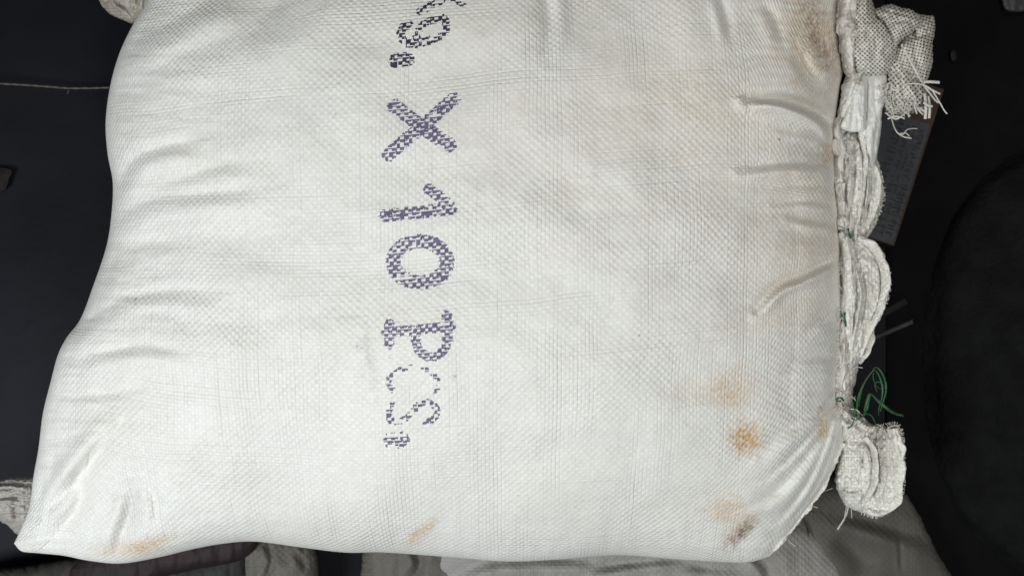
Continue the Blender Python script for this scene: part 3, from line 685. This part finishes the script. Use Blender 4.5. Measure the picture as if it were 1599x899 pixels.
for _ in range(46):
    x0 = random.uniform(1384, 1440); y0 = random.uniform(128, 160); a = random.gauss(1.75, 0.7); L = random.uniform(14, 34)
    if random.random() < 0.35: L *= 0.8; curl = random.choice((-1, 1)) * 0.9
    else: curl = random.gauss(0, 0.25)
    q = [(x0, y0, 0.11)]
    for k in range(4):
        x0 += math.cos(a) * L / 4; y0 += math.sin(a) * L / 4; a += curl
        q.append((x0, y0, 0.110 - 0.001 * k + random.gauss(0, 0.0015)))
    strand(b, q, random.choice((0.6, 0.9, 1.3)), th=0.0003)
b.build('frayed_fringe', M_STRAND, sack)

# stubs and fuzz on the ears
b = MB()
for pts, wd in [([(1384, 426, .1), (1391, 426, .1)], 2.4), ([(1384, 436, .1), (1388, 437, .1)], 1.4), ([(1380, 444, .1), (1386, 443, .1)], 1.6), ([(1372, 474, .1), (1380, 474, .1)], 2.4),
                ([(1330, 575, .1), (1338, 573, .1), (1347, 574, .1)], 0.6), ([(1328, 618, .1), (1334, 622, .1), (1336, 625, .1)], 0.8), ([(1328, 638, .108), (1338, 640, .108), (1344, 646, .106), (1348, 648, .1)], 0.9),
                ([(1326, 786, .08), (1320, 806, .075), (1308, 826, .07)], 1.5), ([(1322, 788, .08), (1318, 812, .075)], 0.7), ([(1329, 786, .08), (1330, 808, .075)], 0.6),
                ([(1300, 762, .08), (1288, 766, .075), (1276, 772, .07), (1262, 790, .07)], 0.5),
                ([(1386, 668, .1), (1396, 664, .1), (1404, 666, .1)], 1.2), ([(1392, 672, .1), (1402, 671, .1), (1406, 676, .1)], 1.2),
                ([(1228, 838, .09), (1234, 846, .088), (1242, 852, .088)], 0.5), ([(1270, 790, .09), (1276, 792, .088)], 0.7), ([(1346, 650, .1), (1356, 664, .096), (1372, 662, .094)], 0.6),
                ([(1284, 505, .128), (1290, 503, .129), (1296, 508, .126)], 0.5), ([(1230, 548, .15), (1240, 546, .151)], 0.5)]:
    bb = MB(); strand(bb, pts, wd, th=0.0004); bb.build('loose_tape', M_STRAND, sack)
b = MB(); fray(b, [(1386, 424), (1389, 448), (1382, 476), (1370, 500)], 26, 5, 0.098)
b.build('frayed_edge', M_STRAND, sack); b = MB()
fray(b, [(1373, 664), (1406, 667), (1411, 740), (1408, 772), (1394, 792), (1370, 806), (1346, 800)], 90, 4.5, 0.094)
b.build('frayed_edge', M_STRAND, sack); b = MB()
fray(b, [(1364, 232), (1379, 292), (1376, 326), (1352, 372)], 30, 3.5, 0.095)
b.build('frayed_edge', M_STRAND, sack); b = MB()
fray(b, [(1308, 700), (1288, 740), (1262, 780), (1238, 814), (1212, 846)], 60, 4, 0.093, wd=(0.3, 0.6))
b.build('frayed_edge', M_STRAND, sack); b = MB()
fray(b, [(1304, 645), (1308, 560), (1312, 480), (1310, 400)], 30, 6, 0.106, wd=(0.3, 0.6))
b.build('frayed_edge', M_STRAND, sack)

# --- green sewing string
b = MB()
g = 0.11
for pts, wd in [([(1338, 640, .1), (1341, 618, g), (1350, 596, g), (1362, 580, g + .005), (1368, 573, g + .006), (1377, 582, g + .005), (1383, 598, g), (1383, 614, g), (1378, 630, g), (1375, 642, g)], 1.0),
                ([(1341, 634, .098), (1346, 606, g), (1356, 588, g), (1366, 578, g), (1374, 590, g), (1378, 606, g), (1377, 622, g), (1373, 636, g), (1372, 648, g - .004)], 0.9),
                ([(1364, 582, g), (1364, 592, g), (1370, 604, g), (1380, 607, g), (1379, 600, g), (1371, 596, g), (1366, 600, g), (1370, 612, g)], 0.6),
                ([(1350, 648, .104), (1352, 634, g), (1356, 618, g + .002), (1360, 615, g + .003), (1370, 624, g), (1386, 638, g), (1398, 645, .104), (1410, 648, .1)], 1.6),
                ([(1354, 640, g), (1359, 616, g + .002), (1366, 622, g), (1380, 635, g), (1395, 642, .104)], 0.9),
                ([(1318, 672, .1), (1330, 664, .108), (1336, 650, .11), (1350, 646, .108), (1360, 648, .104), (1366, 658, .1), (1370, 668, .096)], 0.7),
                ([(1329, 652, .112), (1336, 655, .113), (1346, 650, .112), (1352, 644, .11)], 1.1), ([(1305, 624, .114), (1312, 620, .115), (1318, 626, .114)], 1.3), ([(1306, 626, .115), (1314, 626, .116)], 1.0),
                ([(1331, 628, .108), (1334, 640, .108), (1338, 650, .106)], 1.8), ([(1335, 618, .106), (1338, 634, .106), (1334, 646, .106)], 1.2),
                ([(1324, 357, .113), (1326, 364, .115), (1328, 372, .112)], 1.7), ([(1319, 488, .116), (1319, 498, .118), (1321, 509, .114)], 1.9), ([(1308, 352, .112), (1318, 356, .114)], 0.7)]:
    if pts[0][1] < 520: bb = MB(); strand(bb, pts, wd * 1.2, th=wd * S * 0.7, nseg=40, twist=4); bb.build('stitch', M_GREEN, sack)
    else: strand(b, pts, wd * 1.45, th=wd * S * 0.6, nseg=40, twist=4)
b.build('loose_string', M_GREEN, sack)

# --- left corner ears
b = MB()
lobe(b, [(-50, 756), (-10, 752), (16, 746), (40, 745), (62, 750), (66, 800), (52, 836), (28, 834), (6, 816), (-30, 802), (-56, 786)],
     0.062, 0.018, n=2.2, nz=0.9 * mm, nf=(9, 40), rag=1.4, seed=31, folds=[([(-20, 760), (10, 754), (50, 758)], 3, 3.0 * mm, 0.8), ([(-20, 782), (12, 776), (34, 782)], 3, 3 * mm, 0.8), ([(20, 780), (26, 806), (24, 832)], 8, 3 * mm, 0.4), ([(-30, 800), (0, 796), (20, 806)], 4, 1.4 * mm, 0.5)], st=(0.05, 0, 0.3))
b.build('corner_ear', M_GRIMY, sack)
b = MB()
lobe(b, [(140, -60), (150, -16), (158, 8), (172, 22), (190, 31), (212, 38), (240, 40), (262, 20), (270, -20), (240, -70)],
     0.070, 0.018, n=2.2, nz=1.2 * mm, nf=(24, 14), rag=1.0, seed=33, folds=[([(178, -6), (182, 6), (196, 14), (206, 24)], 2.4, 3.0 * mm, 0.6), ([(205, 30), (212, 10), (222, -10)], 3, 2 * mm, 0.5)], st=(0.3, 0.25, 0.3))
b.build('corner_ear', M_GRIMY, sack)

# ------------------------------------------------------------------ things round the sack
exec_bg = True
M_LOW = woven('grey_worn_sackcloth', (0.30, 0.295, 0.28), dirt=0.5, dirtcol=(0.17, 0.155, 0.13), bump=0.00015, nz=20, contrast=0.06, rough=0.6)
M_LOW3 = woven('dim_grey_brown_cloth', (0.090, 0.085, 0.073), dirt=0.6, dirtcol=(0.07, 0.06, 0.045), bump=0.0001, nz=14, contrast=0.05, rough=0.65)
M_LOW2 = woven('brownish_worn_cloth', (0.115, 0.108, 0.094), dirt=0.5, dirtcol=(0.12, 0.105, 0.085), bump=0.0001, nz=18, contrast=0.05, rough=0.65)
def lump(name, label, cat, outline, z0, Hh, mat, group=None, **kw):
    b = MB(); lobe(b, outline, z0, Hh, nth=360, nr=110, ridged=False, **kw)
    c = np.mean(W(*np.array(outline, float).T, z0), 0)
    c[2] = z0 - kw.get('low', 0.6) * Hh
    o = b.build(name, mat, origin=tuple(c)); tag(o, label, cat, group); return o
# pale sacks below
lump('grey_sack', 'grey crumpled sack under the lower edge of the white sack', 'sack',
     [(690, 800), (860, 780), (1040, 790), (1200, 800), (1290, 850), (1330, 920), (1300, 1000), (1100, 1040), (850, 1040), (700, 990), (660, 890)], 0.026, 0.030, M_LOW, low=0.8, n=2.6, nz=3 * mm, nf=(70, 50), seed=41,
     folds=[([(690, 905), (760, 876), (860, 868), (960, 880)], 12, 5 * mm, 0.8), ([(900, 905), (950, 882), (1050, 872), (1100, 880)], 9, 4 * mm, 0.9), ([(1165, 860), (1190, 880), (1205, 910)], 7, 4 * mm, 0.8), ([(1010, 895), (1080, 885), (1160, 890)], 8, 2 * mm, 0.6)])
lump('grey_bag', 'small grey bag with a dark fold below the lettering', 'bag',
     [(575, 830), (640, 820), (705, 830), (735, 870), (740, 930), (690, 960), (600, 960), (566, 920), (566, 870)], 0.020, 0.024, M_LOW2, low=0.7, n=2.6, nz=2 * mm, nf=(40, 30), seed=42, folds=[([(640, 850), (655, 880), (640, 910)], 8, 4 * mm, 0.6)])
lump('brown_cloth', 'grey-brown cloth spreading from beneath the sack in the lower right corner', 'cloth',
     [(1190, 780), (1290, 740), (1372, 745), (1410, 765), (1438, 810), (1462, 860), (1492, 925), (1420, 960), (1300, 960), (1200, 940), (1180, 860)], 0.016, 0.020, M_LOW3, low=0.7, n=3.0, nz=2.0 * mm, nf=(90, 60), seed=43,
     folds=[([(1255, 802), (1268, 840), (1284, 900)], 3, 3.5 * mm, 0.8), ([(1290, 800), (1340, 806), (1400, 826), (1450, 842)], 14, 5 * mm, 0.8), ([(1310, 830), (1335, 860), (1360, 890)], 18, 5 * mm, 0.5), ([(1405, 840), (1408, 890)], 4, 1.5 * mm, 0.5)])
M_MAR = plain('maroon_cloth', (0.018, 0.008, 0.010), 0.7, 0.4, 30, 0.001)
lump('maroon_cloth', 'dark maroon cloth showing under the lower left edge of the sack', 'cloth',
     [(150, 862), (230, 850), (320, 838), (400, 836), (380, 872), (300, 890), (240, 905), (180, 935), (120, 925), (110, 890)], 0.040, 0.014, M_MAR, low=1.0, n=2.2, nz=1.5 * mm, nf=(40, 20), seed=44)
M_DG = plain('dark_green_cloth', (0.020, 0.023, 0.022), 0.7, 0.4, 20, 0.001)
lump('dark_bundle', 'dark greenish grey bundle behind the maroon cloth', 'bundle',
     [(225, 900), (260, 870), (320, 850), (390, 845), (392, 920), (380, 980), (240, 980)], 0.022, 0.020, M_DG, low=1.0, n=2.6, nz=1.5 * mm, nf=(40, 20), seed=45)
M_BR = plain('dark_brown_cloth', (0.028, 0.025, 0.021), 0.7, 0.4, 20, 0.001)
lump('brown_mat', 'dull brown cloth strip in the lower left corner', 'cloth',
     [(-60, 902), (40, 884), (110, 872), (170, 868), (180, 900), (150, 960), (-60, 970)], 0.020, 0.012, M_BR, low=1.0, n=2.6, nz=1.0 * mm, nf=(40, 20), seed=46)
lump('grey_bundle', 'dim grey cloth bundle under the sack left of the dark gap', 'bundle',
     [(376, 838), (420, 830), (470, 838), (492, 858), (496, 920), (480, 970), (384, 970), (374, 900)], 0.020, 0.022, M_LOW2, low=0.8, n=2.4, nz=1.6 * mm, nf=(40, 20), seed=47, folds=[([(420, 850), (425, 880), (415, 900)], 6, 3 * mm, 0.6), ([(462, 860), (480, 890)], 6, 2 * mm, 0.6)])

# dark round bundle on the right
M_BLK = plain('black_fuzzy_cloth', (0.0085, 0.0088, 0.0088), 0.9, 0.45, 45, 0.0025, spec=0.12, bscale=200)
b = MB()
th = np.linspace(0, 2 * math.pi, 160, endpoint=False); ph = np.linspace(0.02, math.pi - 0.02, 90)
TH, PH = np.meshgrid(th, ph, indexing='ij')
cc = W(1660, 560, -0.015)
rr = 1 + 0.05 * fbm(np.cos(TH) * 2 + 4, PH * 1.5, 3)
P3 = cc + np.stack([0.14 * np.sin(PH) * np.cos(TH) * rr, 0.205 * np.sin(PH) * np.sin(TH) * rr, 0.085 * np.cos(PH) * rr], -1)
b.grid(P3, np.stack([TH, PH], -1), close_i=True, flip=True)
o = b.build('black_bundle', M_BLK, origin=(float(cc[0]), float(cc[1]), 0.0)); tag(o, 'large rounded black fuzzy bundle at the right edge', 'bundle')

M_DARKSLAB = plain('near_black_slab', (0.0042, 0.0042, 0.0050), 0.8, 0.3, 30, 0.001, spec=0.1)  # added slab, only there to keep the floor right of the sack near black
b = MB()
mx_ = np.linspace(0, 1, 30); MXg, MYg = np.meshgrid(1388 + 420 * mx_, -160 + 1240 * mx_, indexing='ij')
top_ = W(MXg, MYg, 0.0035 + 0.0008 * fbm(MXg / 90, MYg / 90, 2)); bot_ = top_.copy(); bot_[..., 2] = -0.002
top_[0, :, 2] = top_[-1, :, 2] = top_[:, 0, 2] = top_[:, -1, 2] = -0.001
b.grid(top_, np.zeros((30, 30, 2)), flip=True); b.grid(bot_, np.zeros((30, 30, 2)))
o = b.build('added_dark_slab', M_DARKSLAB, origin=tuple(W(1590, 450, 0.0))); tag(o, 'added near-black slab that darkens the floor to the right of the sack', 'mat')

# twine on the floor
b = MB()
p = [( -60, 128, .006), (0, 131, .006), (40, 133, .006), (80, 136, .006), (106, 138, .006), (140, 138, .006), (180, 137, .006), (240, 138, .006)]
strand(b, p, 1.3, th=0.0009, nseg=80, twist=60); strand(b, [(106, 138, .006), (107, 142, .005), (105, 147, .004)], 0.5)
M_TW = plain('jute_twine', (0.16, 0.14, 0.11), 0.8, 0.5, 300)
o = b.build('twine', M_TW, origin=tuple(W(60, 135, 0.004))); tag(o, 'thin beige twine running from the left edge to the sack', 'twine')

# printed carton
def box_mesh(mb, c, size, rot):
    sx, sy, sz = [q / 2 for q in size]; cr, sr = math.cos(rot), math.sin(rot)
    V8 = np.array([(x, y, z) for x in (-sx, sx) for y in (-sy, sy) for z in (-sz, sz)])
    R_ = np.array([[cr, -sr, 0], [sr, cr, 0], [0, 0, 1]]); V8 = V8 @ R_.T + c
    for q in ((0, 1, 3, 2), (4, 6, 7, 5), (0, 4, 5, 1), (2, 3, 7, 6), (0, 2, 6, 4), (1, 5, 7, 3)):
        mb.quads(V8[list(q)][None], np.zeros((1, 4, 2)))
cz = 0.034
rot = math.radians(-19)
e1 = W(1474, 140, 2 * 0.017); e2 = W(1396, 384, 0.034)
mid = (e1 + e2) / 2; L = np.linalg.norm(e1 - e2)
dr = (e1 - e2) / L; rot = math.atan2(-dr[0], dr[1])
inw = np.array([-dr[1], dr[0], 0]); wd = 0.13
cen = mid + inw * wd / 2; cen[2] = 0.017
car = thing('printed_carton', 'brown carton with a grey printed label beneath the frayed net', 'carton', (float(cen[0]), float(cen[1]), 0.0))
M_CAR = plain('dark_brown_board', (0.045, 0.022, 0.014), 0.6, 0.3, 30)
M_LAB = plain('grey_label', (0.050, 0.053, 0.060), 0.5, 0.25, 40)
M_PRT = plain('label_print', (0.018, 0.018, 0.021), 0.5, 0.2, 60)
b = MB(); box_mesh(b, cen, (wd, L, 0.034), rot); b.build('box', M_CAR, car, smooth=False)
def on_car(u, v, z):   # u inward from the right edge, v down from the top edge (metres)
    return np.array([*(e1 + inw * u - dr * v)[:2], z])
def patch(mb, u0, v0, u1, v1, z):
    mb.quads(np.stack([on_car(u0, v0, z), on_car(u1, v0, z), on_car(u1, v1, z), on_car(u0, v1, z)])[None][:, ::-1], np.zeros((1, 4, 2)))
b = MB(); patch(b, 0.002, 0.032, 0.120, L - 0.001, 0.0346); b.build('label', M_LAB, car, smooth=False)
b = MB(); zz = 0.0349
for u, uw in ((0.005, 0.006), (0.0125, 0.0035), (0.0175, 0.0035), (0.024, 0.007)):      # lines of print running down the label
    v = 0.035
    while v < L - 0.008:
        wv_ = random.uniform(0.0006, 0.0016)
        if random.random() < 0.82:
            a_ = random.choice((0, 0, 0.35)); patch(b, u + uw * a_, v, u + uw * random.choice((1, 1, 0.6)), v + wv_, zz)
            if random.random() < 0.4: patch(b, u, v + wv_, u + uw * 0.25, v + wv_ + 0.002, zz)
        v += wv_ + random.choice((0.0009, 0.0012, 0.0028)); zz += 0.000001
for k in range(6): patch(b, 0.043 + 0.0022 * k, 0.034, 0.0442 + 0.0022 * k, 0.052, zz)
patch(b, 0.048, 0.058, 0.051, 0.061, zz)
for k in range(7): patch(b, 0.002, 0.09 + 0.006 * k, 0.045, 0.0908 + 0.006 * k, zz + 0.00005)
b.build('label_print', M_PRT, car, smooth=False)

# faint strap and braided cord right of the lobe
b = MB()
strand(b, [(1340, 500, .05), (1376, 490, .05), (1400, 478, .048), (1414, 470, .046)], 7, th=0.0012, nseg=30)
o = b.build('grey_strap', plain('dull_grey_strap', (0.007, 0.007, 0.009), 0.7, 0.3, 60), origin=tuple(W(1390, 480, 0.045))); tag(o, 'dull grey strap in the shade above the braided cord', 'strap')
b = MB()
tt = np.linspace(0, 1, 140)
for ph_ in (0, 2.1, 4.2):
    q = np.stack([1345 + 80 * tt, 536 - 34 * tt + 2.6 * np.cos(tt * 60 + ph_), 0.055 + 0.0012 * np.sin(tt * 60 + ph_)], -1)
    strand(b, q, 1.6, th=0.0007, nseg=140)
o = b.build('braided_cord', plain('grey_cord', (0.045, 0.045, 0.045), 0.7, 0.4, 200), origin=tuple(W(1385, 520, 0.05))); tag(o, 'short braided grey cord sticking out beside the mouth of the sack', 'cord')

# small pale pieces at the top right
lump('pale_scrap', 'small dim pale scrap at the top right corner', 'scrap', [(1566, -10), (1590, -14), (1612, -8), (1606, 14), (1586, 19), (1568, 14)], 0.008, 0.004, plain('dim_pale_plastic', (0.055, 0.055, 0.055), 0.5, 0.3, 80), low=1.0, rag=0.6)
lump('pebble', 'tiny grey pebble on the dark floor beyond the net bunch', 'pebble', [(1484, 82), (1489, 79), (1493, 84), (1493, 93), (1488, 96), (1484, 91)], 0.006, 0.003, plain('grey_stone', (0.018, 0.019, 0.021), 0.7, 0.3, 80), low=1.0, rag=0.3)
lump('red_scrap', 'dim reddish brown scrap at the left edge', 'scrap', [(-40, 262), (0, 262), (18, 266), (14, 280), (4, 298), (-40, 304)], 0.0005, 0.0015, plain('dim_red_cloth', (0.006, 0.0035, 0.003), 0.8, 0.3, 60), low=1.0, rag=1.0)
